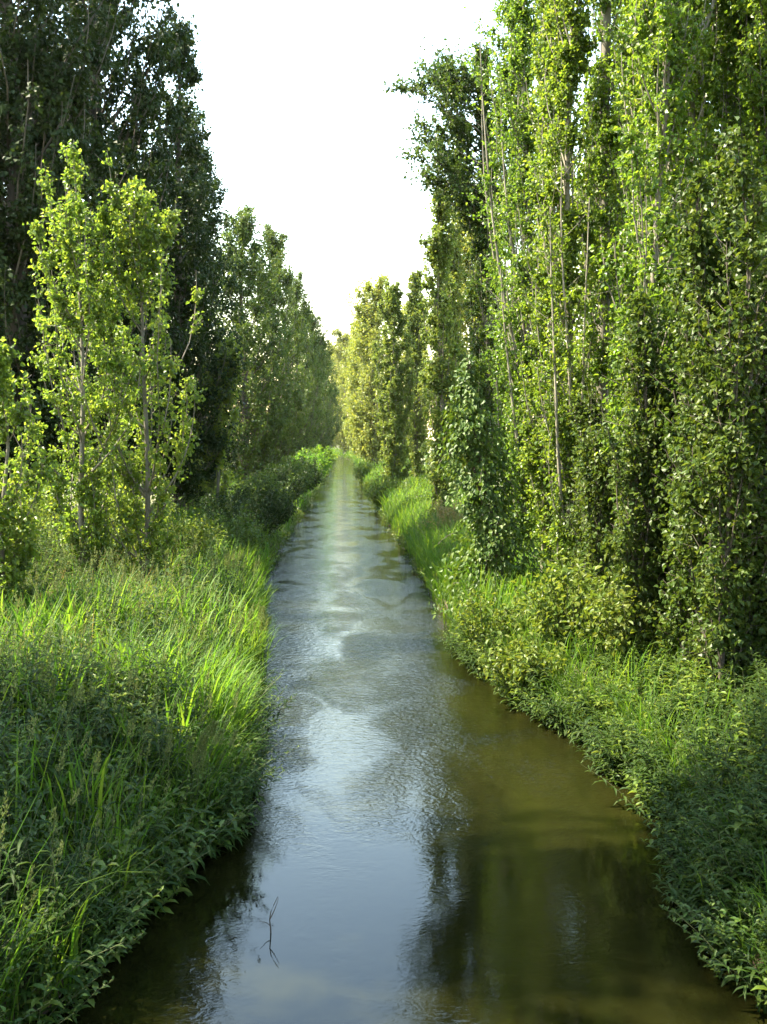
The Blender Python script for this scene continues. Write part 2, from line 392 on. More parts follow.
def place_copy(src, label, x, y, rz, sc=(1, 1, 1), group=None):
    r = copy_tree(src)
    r.location = (x, y, float(gz(x, y)) - 0.05); r.rotation_euler = (0, 0, rz); r.scale = sc
    r['label'] = label
    if group: r['group'] = group
    return r

def X(px, d): return (px - 345.0)/F*d

rs = np.random.default_rng(515)
def limbs(n, lo=.03, hi=.35, az=-1.7, sp=.9):
    """thin upright limbs on the open side of a columnar poplar"""
    return [(float(rs.uniform(lo, hi)), float(rs.normal(az, sp)), float(rs.uniform(5, 9)), float(rs.uniform(9, 17)), float(rs.uniform(0, 4))) for _ in range(n)]
GR = 'poplars along the right bank'
GL = 'tall dark trees along the left bank'
GY = 'young poplars on the left bank'

# --- right bank, near wall of columnar poplars
col = dict(prof='column', ang0=26, ang1=3, Lmax=2.7, twigs=9, tl=.36, nl=24, leaf=.08, spread=.095, cb=.02)
def rp(label, px, d, H, r0, seed, bark='bark', leafm='poplar', nb=140, **kw):
    k = {**col, **kw}
    return make_tree('poplar_tree', label, 'tree', X(px, d), d, GR, M[leafm], M[bark], seed=seed, H=H, r0=r0, nb=nb, **k)
rp('columnar poplar with slim grey trunk, just right of the vine at the river edge', 527, 24.5, 17.5, .11, 11, 'pale_bark', extra=limbs(4), bias=(.7, 1.7))
rp('columnar poplar with a long thin pale bare stem, left of the thick dark trunk', 570, 20.0, 17, .075, 12, 'pale_bark', extra=limbs(3), bias=(.8, 1.6))
rp('columnar poplar with the thick dark trunk behind the thin pale stem', 601, 21.0, 20, .15, 13, 'bark', bias=(.8, 1.6))
rp('bright columnar poplar between the thick dark trunk and the forked pale trunk', 638, 20.3, 17, .09, 14, 'pale_bark', Lmax=2.2, extra=limbs(5))
rp('slender poplar whose foot stands among sunlit shrubs at the right water edge', 651, 15.6, 11.5, .075, 15, 'bark', nb=80, Lmax=2.6)
big = rp('tall poplar with the thick pale trunk that forks high up into steep limbs', 674, 16.2, 23, .16, 16, 'pale_bark', cb=.1, bias=(.75, 1.7),
         extra=[(.36, .2, 6.5, 24, 9), (.40, 2.6, 5.5, 20, 7), (.45, .6, 6, 22, 8), (.5, 5.6, 5, 20, 8)])
rp('shaded poplar just right of the forked pale trunk, its foot in dark brush', 722, 18.6, 17, .1, 17, 'bark', nb=150, extra=limbs(5))
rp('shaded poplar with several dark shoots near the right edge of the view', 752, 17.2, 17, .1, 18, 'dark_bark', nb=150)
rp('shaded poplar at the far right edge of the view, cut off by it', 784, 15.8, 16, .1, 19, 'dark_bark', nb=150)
src2 = rp('tall poplar in the second row behind the thin pale stem', 545, 28, 21, .14, 20, nb=120)
slim = rp('slim bright poplar column between the slim grey trunk and the long thin pale stem', 548, 22.6, 18, .09, 21, 'pale_bark', extra=limbs(4))
place_copy(slim, 'slim bright poplar column left of the slim grey trunk, outermost of the right wall', X(514, 26.5), 26.5, 2.2, (1, 1, .95))
place_copy(slim, 'slim bright poplar column just right of the thick dark trunk', X(626, 23.5), 23.5, 4.1, (1, 1, 1))
place_copy(slim, 'slim bright poplar column just left of the forked pale trunk', X(648, 18.6), 18.6, 5.3, (.85, .85, 1.02))
place_copy(slim, 'slim poplar column between the forked pale trunk and the shaded poplars', X(690, 17.4), 17.4, 1.2, (1, 1, 1))
place_copy(src2, 'tall poplar in the second row behind the thick dark trunk', X(618, 27), 27, 1.7, (1.05, 1.05, .98))
place_copy(src2, 'tall poplar in the second row behind the forked pale trunk', X(675, 24), 24, 3.1, (1.0, 1.0, .95))
place_copy(src2, 'tall poplar in the second row behind the shaded poplars by the right edge', X(722, 20.5), 20.5, 4.4, (1, 1, 1.02))
place_copy(src2, 'tall poplar in the second row at the right edge, blue sky between its leaves', X(775, 18), 18, 5.5, (1, 1, .95))
place_copy(src2, 'tall poplar in the third row seen through gaps between the right trees', X(650, 33), 33, .6, (1.1, 1.1, .9))
def thicket(label, px, d, seed, H=6.5, n=6):
    r_ = np.random.default_rng(seed)
    st = [(float(r_.normal(0, .35)), float(r_.normal(0, .3)), dict(seed=seed*10 + i, H=float(H*r_.uniform(.6, 1.1)))) for i in range(n)]
    k = {**col, 'H': H, 'seed': seed, 'r0': .035, 'nb': 46, 'Lmax': 1.5, 'leaf': .075, 'nl': 15}
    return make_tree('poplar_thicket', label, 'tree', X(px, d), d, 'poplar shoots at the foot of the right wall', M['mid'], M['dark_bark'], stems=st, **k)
thicket('dark thicket of thin upright poplar shoots in shade near the right edge', 748, 12.6, 61, 6.5, 8)
thicket('dark thicket of thin poplar shoots right of the forked pale trunk', 708, 14.2, 62, 6.0, 7)
thicket('sunlit cluster of thin poplar shoots hiding the foot of the thick dark trunk', 602, 18.6, 63, 4.2, 6)
thicket('cluster of thin poplar shoots hiding the foot of the forked pale trunk', 670, 14.9, 64, 5.0, 7)
# off the right side of the view, seen from a step aside
place_copy(big, 'poplar on the right bank beyond the right edge of the view', 6.6, 11.0, 2.2, (1, 1, .9))

for lab, x, y, rz, sz in (('unseen poplar added on the right bank beside the camera to block sky', 6.4, 7.6, .4, .95),
                      ('unseen poplar added on the right bank a step ahead of the camera to block sky', 6.8, 4.4, 3.4, .9),
                      ('unseen poplar added on the right bank level with the camera to block sky', 6.3, 1.2, 1.3, .95),
                      ('unseen poplar added on the right bank just behind the camera to block sky', 6.6, -2.4, 4.9, .95),
                      ('unseen poplar added on the right bank well behind the camera to block sky', 6.2, -6.0, 5.9, .9)):
    place_copy(big, lab, x, y, rz, (1.15, 1.15, sz))  # unseen poplars added to block skylight and darken the foreground banks

# --- the dark trunked tree with a bough over the river
rb = np.random.default_rng(909)
rp('dark poplar behind the vine with a long leafy bough reaching out over the river', 486, 32, 15.4, .17, 31, 'bark', 'mid', nb=120, cb=.1, Lmax=2.8, leaf=.1,
   extra=[(h_, a_, l_, p_, q_) for h_, a_, l_, p_, q_ in zip(rb.uniform(.6, .93, 34), rb.normal(3.14, .55, 34), rb.uniform(1.0, 3.1, 34), rb.uniform(45, 82, 34), rb.uniform(22, 75, 34))])
# --- further poplars down the right bank
rp('pale yellow green poplar with brown twiggy foot, first down the bank beyond the vine', 441, 36, 12.5, .10, 32, 'bark', 'olive', nb=85, Lmax=2.7, nl=26, leaf=.11)
mid = rp('tall olive poplar rising behind the twiggy footed poplar', 449, 46, 12.9, .15, 33, 'bark', 'olive', nb=110, nl=24, leaf=.13, Lmax=3.4)
rp('leafy light green poplar with dark gap at its foot, halfway down the right bank', 394, 62, 12.6, .14, 34, 'bark', 'olive', nb=120, nl=24, leaf=.14, ang0=40, ang1=10, Lmax=3.3)
place_copy(mid, 'olive poplar in shade close behind the halfway light green one', X(416, 68), 68, 2.0, (1.1, 1.1, 1.12))
far = make_tree('poplar_tree', 'broad light green tree far down the right bank, rounded top against the sky', 'tree', X(374, 105), 105, GR, M['pale'], M['bark'],
                seed=35, H=19.0, r0=.25, nb=150, prof='round', ang0=48, ang1=22, Lmax=4.8, twigs=8, tl=.9, nl=20, leaf=.26, spread=.28, cb=.03, leafkind='kite', show_twigs=False)
place_copy(far, 'light green tree leaning to the river behind the broad far one', X(366, 140), 140, 1.3, (.9, .9, 1.1))
place_copy(far, 'pale tree at the far river bend, closing the view on its right', X(357, 185), 185, 2.6, (1, 1, 1.15))
place_copy(far, 'hazy pale tree at the far river bend, closing the view in its middle', X(345, 225), 225, 4.0, (1.4, 1.4, 1.4))
place_copy(far, 'hazy pale tree at the far river bend, closing the view on its left', X(332, 262), 262, 5.1, (1.5, 1.5, 1.4))
place_copy(far, 'broad far tree standing back from the right bank behind the olive poplars', X(412, 122), 122, .5, (1, 1, .98))
place_copy(far, 'broad tree in the back row behind the dark poplar with the bough', X(470, 60), 60, 3.5, (.8, .8, .85))
place_copy(far, 'broad tree in the back row behind the right wall of poplars', X(600, 52), 52, 2.5, (.9, .9, .9))

# --- left bank: young sunlit poplars
yo = dict(prof='spire', ang0=52, ang1=2, cb=.04, twigs=18, tl=.26, nl=13, leaf=.08, spread=.08, wob=.1)
def yp(label, px, d, H, r0, seed, nb=46, **kw):
    k = {**yo, **kw}
    return make_tree('young_poplar', label, 'tree', X(px, d), d, GY, M['young'], M['bark'], seed=seed, H=H, r0=r0, nb=nb, **k)
yp('young sunlit poplar with a clear thin trunk and upswept shoots, nearest the water', 147, 20.5, 8.5, .055, 41, nb=58, Lmax=3.5)
yp('young sunlit poplar with the highest shoot, left of the clear thin trunk', 84, 20.0, 8.9, .055, 42, nb=58, Lmax=3.5)
yp('slim young poplar half in shade at the left edge of the view', 6, 15.5, 4.8, .04, 43, nb=34, Lmax=1.6)
yp('short young poplar behind the two sunlit ones, its trunk hidden', 114, 23.5, 7.2, .05, 44, nb=36, Lmax=2.3)
yp('small leaning poplar sapling with a bare thin stem below the dark trees', 218, 38, 7.5, .06, 45, nb=34, Lmax=1.9, leaf=.11, lean=(.06, 0))

# --- left bank: tall dark trees
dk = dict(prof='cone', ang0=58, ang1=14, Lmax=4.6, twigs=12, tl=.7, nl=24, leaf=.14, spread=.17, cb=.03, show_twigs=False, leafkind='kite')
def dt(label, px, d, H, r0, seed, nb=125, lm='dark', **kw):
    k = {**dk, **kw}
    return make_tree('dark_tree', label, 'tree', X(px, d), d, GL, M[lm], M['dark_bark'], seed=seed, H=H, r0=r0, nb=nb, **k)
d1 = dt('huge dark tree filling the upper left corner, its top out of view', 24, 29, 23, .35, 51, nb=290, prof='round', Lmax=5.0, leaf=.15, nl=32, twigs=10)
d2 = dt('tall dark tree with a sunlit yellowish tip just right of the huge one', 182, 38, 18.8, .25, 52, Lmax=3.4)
d3 = dt('dark conical tree with ragged top, third from the left along the left bank', 203, 47, 18.0, .25, 53, Lmax=3.6)
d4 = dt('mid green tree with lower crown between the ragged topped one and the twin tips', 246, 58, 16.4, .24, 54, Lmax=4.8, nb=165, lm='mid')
place_copy(d4, 'dark tree with feathery twin tips above the river, midway down the left bank', X(274, 73), 73, 1.0, (1.0, 1.0, 1.13))
place_copy(d4, 'dark pointed tree whose crown leans nearest to the river on the left', X(298, 94), 94, 4.2, (1.0, 1.0, 1.13))
place_copy(d4, 'distant dark tree low down by the bend, left of the water', X(312, 118), 118, 3.0, (1.1, 1.1, 1.12))
place_copy(d4, 'farthest dark tree on the left, by the end of the visible water', X(318, 155), 155, .3, (1.3, 1.3, 1.15))
place_copy(d1, 'huge dark tree just behind the one that fills the upper left corner', X(108, 34.5), 34.5, 4.4, (.95, .95, 1.08))
place_copy(d1, 'dark tree in the back row behind the young sunlit poplars', X(45, 44), 44, 2.6, (1, 1, .8))
place_copy(d1, 'dark tree in the back row behind the ragged topped one', X(150, 62), 62, 5.0, (1, 1, .85))
place_copy(d1, 'dark tree in the back row at the left edge of the view', X(-60, 40), 40, 1.2, (1, 1, .9))
# trees left of the view that shade the foreground
for lab, x, y, rz, sc in (
    ('dark tree off the left side of the view, level with the first grass', -9.8, 9.8, .6, (.7, .7, 1.42)),
    ('dark tree beside the camera, off the left side of the view', -8.8, 4.5, 3.7, (.9, .9, 1.42)),
    ('dark tree off the left side of the view, just behind the camera', -8.4, -.5, 1.7, (.95, .95, 1.35)),
    ('dark tree off the left side of the view, well behind the camera', -8.4, -7.0, 5.1, (.95, .95, 1.3)),
    ('dark tree in the second row off the left side, beside the camera', -14.0, 5.5, 2.2, (.9, .9, 1.5)),
    ('dark tree in the second row off the left side, a step behind the camera', -14.0, 1.0, .9, (1, 1, 1.45)),
    ('dark tree in the second row off the left side, behind the camera', -14.0, -6.0, 2.9, (1, 1, 1.4)),
    ('dark tree off the left side that shades the huge dark tree', -17.5, 30, .3, (1, 1, 1.12)),
    ('dark tree off the left side, behind the huge dark tree', -17.0, 38.0, 4.3, (1, 1, 1.1))):
    place_copy(d1, lab, x, y, rz, sc)

# ------------------------------------------------------------------ climbing vine column
def vine():
    rng = np.random.default_rng(77)
    x, y = X(490, 21.5), 21.5
    root = empty('climbing_vine', (x, y, float(gz(x, y)) - .05))
    tag(root, 'dense dark green climbing vine with large leaves, leaning over the right water edge', 'vine', None)
    H = 5.3
    zz = np.linspace(0, 1, 10)
    core = np.stack([-.38*zz**1.3 + .2*np.sin(zz*6), .05*np.sin(zz*7), zz*H], -1)
    sm = MB()
    paths, rad = [], []
    for i in range(9):
        a = i*.7; rr = .16*(1 - zz)+.05
        p = core + np.stack([np.cos(a + zz*3)*rr, np.sin(a + zz*3)*rr, 0*zz], -1)
        paths.append(p); rad.append(.03*(1 - zz*.8))
    sm.add(*tubes(np.array(paths), np.array(rad), 6), 0, True)
    n = 5600
    h = rng.beta(1.05, 1.25, n)
    R = np.interp(h, [0, .12, .35, .6, .8, 1], [.95, .9, .62, .6, .38, .12])
    lump = .72 + .38*np.sin(h*23 + 1.3) * np.sin(h*9)
    az = rng.uniform(0, 2*PI, n)
    lump = .85 + .30*np.sin(h*13 + az*2) + .22*np.sin(h*29 - az*3) + .18*np.sin(h*47 + az*5)
    r = R*lump*rng.uniform(.45, 1.3, n)**.8
    C = np.stack([np.interp(h, zz, core[:, i]) for i in range(3)], -1)
    o = np.stack([np.cos(az), np.sin(az), 0*az], -1)
    P = C + o*r[:, None]; P[:, 2] += rng.normal(0, .06, n)
    A = nrm(o*.5 + rng.normal(0, .35, (n, 3)) + np.array([0, 0, -.75]))
    Nn = nrm(o*1.0 + rng.normal(0, .35, (n, 3)) + np.array([0, 0, .55]))
    Ls = rng.uniform(.055, .14, n)
    fm = MB(); fm.add(*leaves_round(P, A, Nn, Ls, Ls*.85, .15), 0, False)
    # trailing shoots
    m = 26; ti = rng.integers(0, n, m); B = P[ti]; dv = nrm(o[ti] + rng.normal(0, .4, (m, 3)))
    u = np.linspace(0, 1, 5)[None, :, None]
    S = B[:, None, :] + dv[:, None, :]*u*rng.uniform(.2, .45, m)[:, None, None] + np.array([0, 0, -.25])*u**2
    sm.add(*tubes(S, np.full((m, 5), .006), 4), 0, True)
    P2 = S[:, 1:, :].reshape(-1, 3); k = len(P2)
    L2 = rng.uniform(.08, .15, k)
    fm.add(*leaves_round(P2, nrm(rng.normal(0, .4, (k, 3)) + np.array([0, 0, -.7])), nrm(rng.normal(0, .6, (k, 3)) + np.array([0, 0, .5])), L2, L2*.85, .15), 0, False)
    sm.build('stems', M['dark_bark'], root); fm.build('foliage', M['vine'], root)
vine()

# ------------------------------------------------------------------ shrubs
def shrub(name, label, x, y, h, w, seed, leafm='shrub', leaf=.09, n_st=34, nl=42, group='shrubs along the banks', kind='round', lance=False):
    rng = np.random.default_rng(seed)
    root = empty(name, (x, y, float(gz(x, y)) - .06)); tag(root, label, 'shrub', group)
    az = rng.uniform(0, 2*PI, n_st); L = h*rng.uniform(.6, 1.15, n_st)
    out = w*rng.uniform(.1, 1.0, n_st)**.7
    u = np.linspace(0, 1, 6)[None, :]
    r = out[:, None]*u**.8; z = L[:, None]*(u*(1.25 - .35*u*(out/w)[:, None]))*.95
    S = np.stack([np.cos(az)[:, None]*r, np.sin(az)[:, None]*r, z], -1) + rng.normal(0, .02, (n_st, 6, 3))*h
    S[:, 0] = rng.normal(0, .08, (n_st, 3))*w; S[:, 0, 2] = 0
    sm = MB(); sm.add(*tubes(S, np.linspace(.014, .003, 6)[None, :].repeat(n_st, 0)*max(.6, h/1.6), 4), 0, True)
    ii = np.repeat(np.arange(n_st), nl); t = rng.uniform(.2, 1, len(ii))*5
    i0 = np.minimum(t.astype(int), 4); f = (t - i0)[:, None]
    P = S[ii, i0]*(1 - f) + S[ii, i0 + 1]*f
    off = nrm(rng.normal(0, 1, P.shape))*rng.uniform(.02, .2, len(P))[:, None]*min(1.0, w)
    P = P + off; P[:, 2] = np.maximum(P[:, 2], .05)
    A = nrm(off*4 + rng.normal(0, .4, P.shape) + np.array([0, 0, -.1])); Nn = nrm(rng.normal(0, .5, P.shape) + np.array([0, 0, .8]))
    Ls = leaf*rng.uniform(.6, 1.25, len(P))
    fm = MB()
    if lance:
        v, q, tr = leaves_lance(P, A, Nn, Ls*1.4, Ls*.36); fm.add(v, q, 0, False); fm.f.append((tr + 0, 0, False))
    else:
        fm.add(*(leaves_round if kind == 'round' else leaves_kite)(P, A, Nn, Ls, Ls*.7), 0, False)
    sm.build('stems', M['stem'], root); fm.build('foliage', M[leafm], root)
    return root

shrub('bramble_bush', 'sunlit bushy shrub overhanging the water below the vine and the slim grey trunk', X(490, 17.6), 17.6, 1.25, .75, 101, leaf=.085)
shrub('bramble_bush', 'sunlit pale leaved shrub at the foot of the right wall, left of the slender poplar', X(575, 16.2), 16.2, 1.4, 1.0, 102, leaf=.105, n_st=56)
shrub('bramble_bush', 'sunlit shrub with round leaves around the foot of the slender poplar', X(632, 14.8), 14.8, 1.3, .95, 103, leaf=.105, n_st=56)
shrub('bramble_bush', 'low leafy shrub leaning over the water just nearer than the vine', X(530, 15.2), 15.2, .9, .8, 104, leaf=.095, n_st=46)
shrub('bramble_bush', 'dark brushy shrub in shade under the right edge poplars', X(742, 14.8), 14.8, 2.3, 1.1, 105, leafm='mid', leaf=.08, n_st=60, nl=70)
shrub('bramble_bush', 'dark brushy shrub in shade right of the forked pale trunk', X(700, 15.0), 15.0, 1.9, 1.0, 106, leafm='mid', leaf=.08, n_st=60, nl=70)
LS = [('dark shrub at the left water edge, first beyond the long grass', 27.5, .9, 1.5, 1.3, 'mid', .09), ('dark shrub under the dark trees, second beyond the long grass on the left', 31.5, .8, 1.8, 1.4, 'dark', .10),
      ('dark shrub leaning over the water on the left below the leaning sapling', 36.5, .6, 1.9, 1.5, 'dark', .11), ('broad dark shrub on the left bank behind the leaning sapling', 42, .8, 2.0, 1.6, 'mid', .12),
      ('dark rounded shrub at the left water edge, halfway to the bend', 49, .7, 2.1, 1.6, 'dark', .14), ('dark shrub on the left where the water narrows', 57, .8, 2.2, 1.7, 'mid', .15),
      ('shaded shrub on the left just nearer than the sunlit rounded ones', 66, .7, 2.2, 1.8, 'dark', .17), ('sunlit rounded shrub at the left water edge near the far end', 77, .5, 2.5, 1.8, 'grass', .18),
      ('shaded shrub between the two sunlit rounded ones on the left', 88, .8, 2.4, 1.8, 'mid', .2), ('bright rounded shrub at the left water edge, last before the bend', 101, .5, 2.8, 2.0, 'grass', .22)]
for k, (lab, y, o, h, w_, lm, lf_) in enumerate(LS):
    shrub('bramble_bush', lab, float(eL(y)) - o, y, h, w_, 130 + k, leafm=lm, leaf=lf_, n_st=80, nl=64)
shrub('bramble_bush', 'pale dry looking shrub in the sunny gap behind the young poplars', X(196, 46), 46, 2.6, 1.7, 112, leafm='olive', leaf=.14, n_st=60, nl=50)
shrub('bramble_bush', 'light green shrub hiding the foot of the leftmost young poplars', X(58, 22), 22, 1.9, 1.3, 116, leafm='shrub', leaf=.09, n_st=60, nl=60)
shrub('bramble_bush', 'light green shrub between the feet of the two sunlit young poplars', X(112, 22.5), 22.5, 2.1, 1.3, 117, leafm='young', leaf=.09, n_st=60, nl=60)
shrub('bramble_bush', 'light green shrub right of the clear thin young trunk', X(172, 24), 24, 1.7, 1.2, 118, leafm='shrub', leaf=.09, n_st=60, nl=60)
shrub('bramble_bush', 'green shrub in the shade behind the young poplars at the left edge', X(15, 26), 26, 2.6, 1.8, 119, leafm='poplar', leaf=.1, n_st=60, nl=70)
shrub('bramble_bush', 'pinkish brown twiggy shrub at the foot of the olive poplar', X(452, 33), 33, 1.4, .8, 113, leafm='straw', leaf=.09)
shrub('bramble_bush', 'green shrub at the right water edge below the halfway light green poplar', X(382, 58), 58, 1.7, 1.2, 114, leafm='shrub', leaf=.14, n_st=50, nl=45)
shrub('bramble_bush', 'small green shrub at the right water edge below the broad far tree', X(366, 92), 92, 1.9, 1.2, 115, leafm='shrub', leaf=.2, n_st=50, nl=40)

# ------------------------------------------------------------------ herbs and grass on the banks
def scatter(side, y0, y1, o0, o1, n, rng, pw=1.0):
    y = rng.uniform(y0, y1, n); o = o0 + (o1 - o0)*rng.uniform(0, 1, n)**pw
    x = eL(y) - o if side < 0 else eR(y) + o
    return np.stack([x, y, gz(x, y) - .02], -1), o

def leafy_mix(mbs, mbl, B, H, rng, lean=None, k=1.0):
    """several kinds of weed, each in patches of its own"""
    q = noise2(B, .9, 2.0)*.8 + rng.normal(0, .35, len(B))
    for lo, hi, nodes, leaf, wid, mat, hs, droop in ((-9, -.45, 14, .075, .5, 1, .85, .2), (-.45, .35, 12, .15, .21, 0, 1.0, .35), (.35, .8, 9, .13, .42, 2, .95, .3), (.8, 9, 9, .21, .24, 0, 1.25, .45)):
        m_ = (q >= lo) & (q < hi)
        if m_.any(): leafy(mbs, mbl, B[m_], H[m_]*hs, rng, nodes=nodes, leaf=leaf*k, wid=wid, lean=None if lean is None else lean[m_], leafmat=mat, droop=droop)
def leafy(mbs, mbl, B, H, rng, nodes=11, leaf=.11, wid=.26, lean=None, leafmat=0, stemr=.004, droop=.3, tall=True):
    n = len(B); k = 5
    u = np.linspace(0, 1, k)[None, :]
    az = rng.uniform(0, 2*PI, n); ln = rng.uniform(.02, .28, n)*H
    dx = np.cos(az)*ln; dy = np.sin(az)*ln
    if lean is not None: dx = dx + lean[:, 0]*H; dy = dy + lean[:, 1]*H
    S = np.stack([B[:, 0:1] + dx[:, None]*u**1.6, B[:, 1:2] + dy[:, None]*u**1.6, B[:, 2:3] + H[:, None]*u*(1 - .12*u)], -1)
    mbs.add(*tubes(S, np.linspace(stemr, stemr*.4, k)[None, :].repeat(n, 0), 3), 0, True)
    t = np.linspace(.2, .99, nodes)
    tt = np.clip(np.tile(t, n) + rng.normal(0, .01, n*nodes), 0, .999); ii = np.repeat(np.arange(n), nodes)
    f = tt*(k - 1); i0 = f.astype(int); fr = (f - i0)[:, None]
    P = S[ii, i0]*(1 - fr) + S[ii, i0 + 1]*fr
    a = np.tile(np.arange(nodes)*PI/2, n) + np.repeat(rng.uniform(0, 6.28, n), nodes) + rng.normal(0, .2, n*nodes)
    el = np.interp(tt, [0, .8, 1], [-.1, .25, .9]) + rng.normal(0, .15, len(tt))
    for s in (0, PI):
        A = np.stack([np.cos(a + s)*np.cos(el), np.sin(a + s)*np.cos(el), np.sin(el)], -1)
        Nn = np.stack([-np.cos(a + s)*np.sin(el), -np.sin(a + s)*np.sin(el), np.cos(el)], -1) + rng.normal(0, .15, P.shape)
        L = leaf*np.interp(tt, [0, .3, .75, 1], [.75, 1.1, 1, .4])*rng.uniform(.75, 1.25, len(tt))
        v, q, tr = leaves_lance(P, A, Nn, L, L*wid, droop)
        base = mbl.n
        mbl.add(v, q, leafmat, True); mbl.f.append((tr.astype(np.int32) + base, leafmat, True))

def panicles(mbs, mbh, B, H, rng, head=.2, nsp=46, az0=None):
    n = len(B); k = 5; u = np.linspace(0, 1, k)[None, :]
    az = rng.uniform(0, 2*PI, n) if az0 is None else az0 + rng.normal(0, .8, n)
    ln = rng.uniform(.05, .28, n)*H
    S = np.stack([B[:, 0:1] + (np.cos(az)*ln)[:, None]*u**2, B[:, 1:2] + (np.sin(az)*ln)[:, None]*u**2, B[:, 2:3] + H[:, None]*u*(1 - .08*u)], -1)
    mbs.add(*tubes(S, np.linspace(.003, .0015, k)[None, :].repeat(n, 0), 3), 0, True)
    ii = np.repeat(np.arange(n), nsp); q = rng.uniform(0, 1, len(ii))
    hd = head*rng.uniform(.7, 1.3, n)
    top = S[:, -1]; td = nrm(S[:, -1] - S[:, -2])
    P = top[ii] - td[ii]*(hd[ii]*(1 - q))[:, None]
    rr = hd[ii]*.2*(1.05 - q)*rng.uniform(.2, 1, len(ii))
    a = rng.uniform(0, 6.28, len(ii)); o = np.stack([np.cos(a), np.sin(a), .5 + 0*a], -1)
    P = P + o*rr[:, None]
    A = nrm(o + td[ii]*1.2 + rng.normal(0, .2, P.shape)); L = rng.uniform(.014, .03, len(ii))*head/.2
    mbh.add(*leaves_kite(P, A, rng.normal(0, 1, P.shape), L, L*.5), 0, False)

# --- stuff: near left bank
def noise2(B, f=1.0, ph=0.0):
    x, y = B[:, 0]*f, B[:, 1]*f
    return (np.sin(x*1.9 + 1.3*np.sin(y*1.1 + ph)) + np.sin(y*1.6 + 1.7*np.sin(x*.8 - ph)) + .6*np.sin(x*4.1 - y*3.3 + ph))/2.6
def patch(B): return 1.0 + .45*noise2(B, .8, 1.0)

def near_left():
    rng = np.random.default_rng(201)
    st, lf, gr, sd, dr = MB(), MB(), MB(), MB(), MB()
    # leafy herbs in the shaded foreground
    B, o = scatter(-1, 4.5, 12, .02, 6.5, 3300, rng, .8)
    H = np.interp(o, [0, .3, 1, 6], [.5, .8, 1.05, 1.15])*rng.uniform(.6, 1.25, len(o))*patch(B)
    leafy_mix(st, lf, B, H, rng, lean=np.stack([np.clip(.35 - o*.5, 0, .35), 0*o], -1))
    B, o = scatter(-1, 4.5, 14, -.08, .35, 420, rng)
    leafy_mix(st, lf, B, rng.uniform(.35, .9, len(o)), rng, lean=np.stack([rng.uniform(.2, .8, len(o)), rng.normal(0, .2, len(o))], -1))
    B, o = scatter(-1, 11, 27, .05, 8, 4200, rng, .9)
    B = B[noise2(B, 1.1, 3.0) > -.15]; o = np.maximum(eL(B[:, 1]) - B[:, 0], 0)
    H = np.interp(o, [0, .4, 1.5, 7], [.5, .85, 1.2, 1.7])*rng.uniform(.6, 1.3, len(o))*patch(B)
    leafy_mix(st, lf, B, H, rng)
    # broad bright grass blades
    def gb(y0, y1, o0, o1, n, L0, L1, W, pw=1.0):
        B, o = scatter(-1, y0, y1, o0, o1, n, rng, pw)
        keep = noise2(B, 1.4, .5) + rng.normal(0, .25, n) > -.2; B, o = B[keep], o[keep]; n = len(B)
        L = rng.uniform(L0, L1, n)*patch(B); az = rng.uniform(0, 2*PI, n)
        edge = o < .5; az = np.where(edge & (rng.uniform(0, 1, n) < .7), rng.normal(-.2, .7, n), az)
        gr.add(*blades(B, L, W*rng.uniform(.6, 1.2, n), az, rng.uniform(.03, .4, n), rng.uniform(.3, 1.9, n)), 0, True)
    gb(4.5, 10.5, 0, 4.5, 3800, .6, 1.45, .02)
    gb(10.0, 16, .02, 4.2, 9500, .5, 1.25, .034, .8)
    gb(15, 22, .02, 5.0, 4000, .5, 1.2, .03, .9)
    gb(21, 30, .02, 3.5, 5000, .6, 1.2, .025, .9)
    gb(6, 24, 0, .35, 4000, .5, 1.0, .014)
    # dry straw coloured grass under the young poplars
    B, o = scatter(-1, 12, 30, 1.6, 9, 7000, rng)
    n = len(B)
    dr.add(*blades(B, rng.uniform(.5, 1.25, n), .012*rng.uniform(.6, 1.4, n), rng.uniform(0, 6.28, n), rng.uniform(.02, .3, n), rng.uniform(.1, 1.2, n)), 0, True)
    # seed heads
    B, o = scatter(-1, 6.5, 13, .05, 3.5, 260, rng); panicles(st, sd, B, rng.uniform(.9, 1.5, len(B)), rng, .2, 50, 0.0)
    B, o = scatter(-1, 13, 24, .05, 5, 520, rng); panicles(st, sd, B, rng.uniform(1.0, 1.6, len(B)), rng, .2, 40)
    tag(lf.build('leafy_herbs', [M['herb'], M['mid'], M['shrub']]), 'mass of leafy green weeds on the near left bank', 'weeds', None, 'stuff')
    tag(gr.build('bank_grass', M['grass']), 'mass of long green grass blades on the near left bank', 'grass', None, 'stuff')
    tag(st.build('weed_stems', M['stem']), 'thin green stems among the weeds of the near left bank', 'stems', None, 'stuff')
    tag(sd.build('grass_seed_heads', M['seed']), 'pale feathery grass seed heads above the near left bank', 'seed heads', None, 'stuff')
    tag(dr.build('dry_grass', M['straw']), 'straw coloured dry grass under the young poplars', 'grass', None, 'stuff')
near_left()

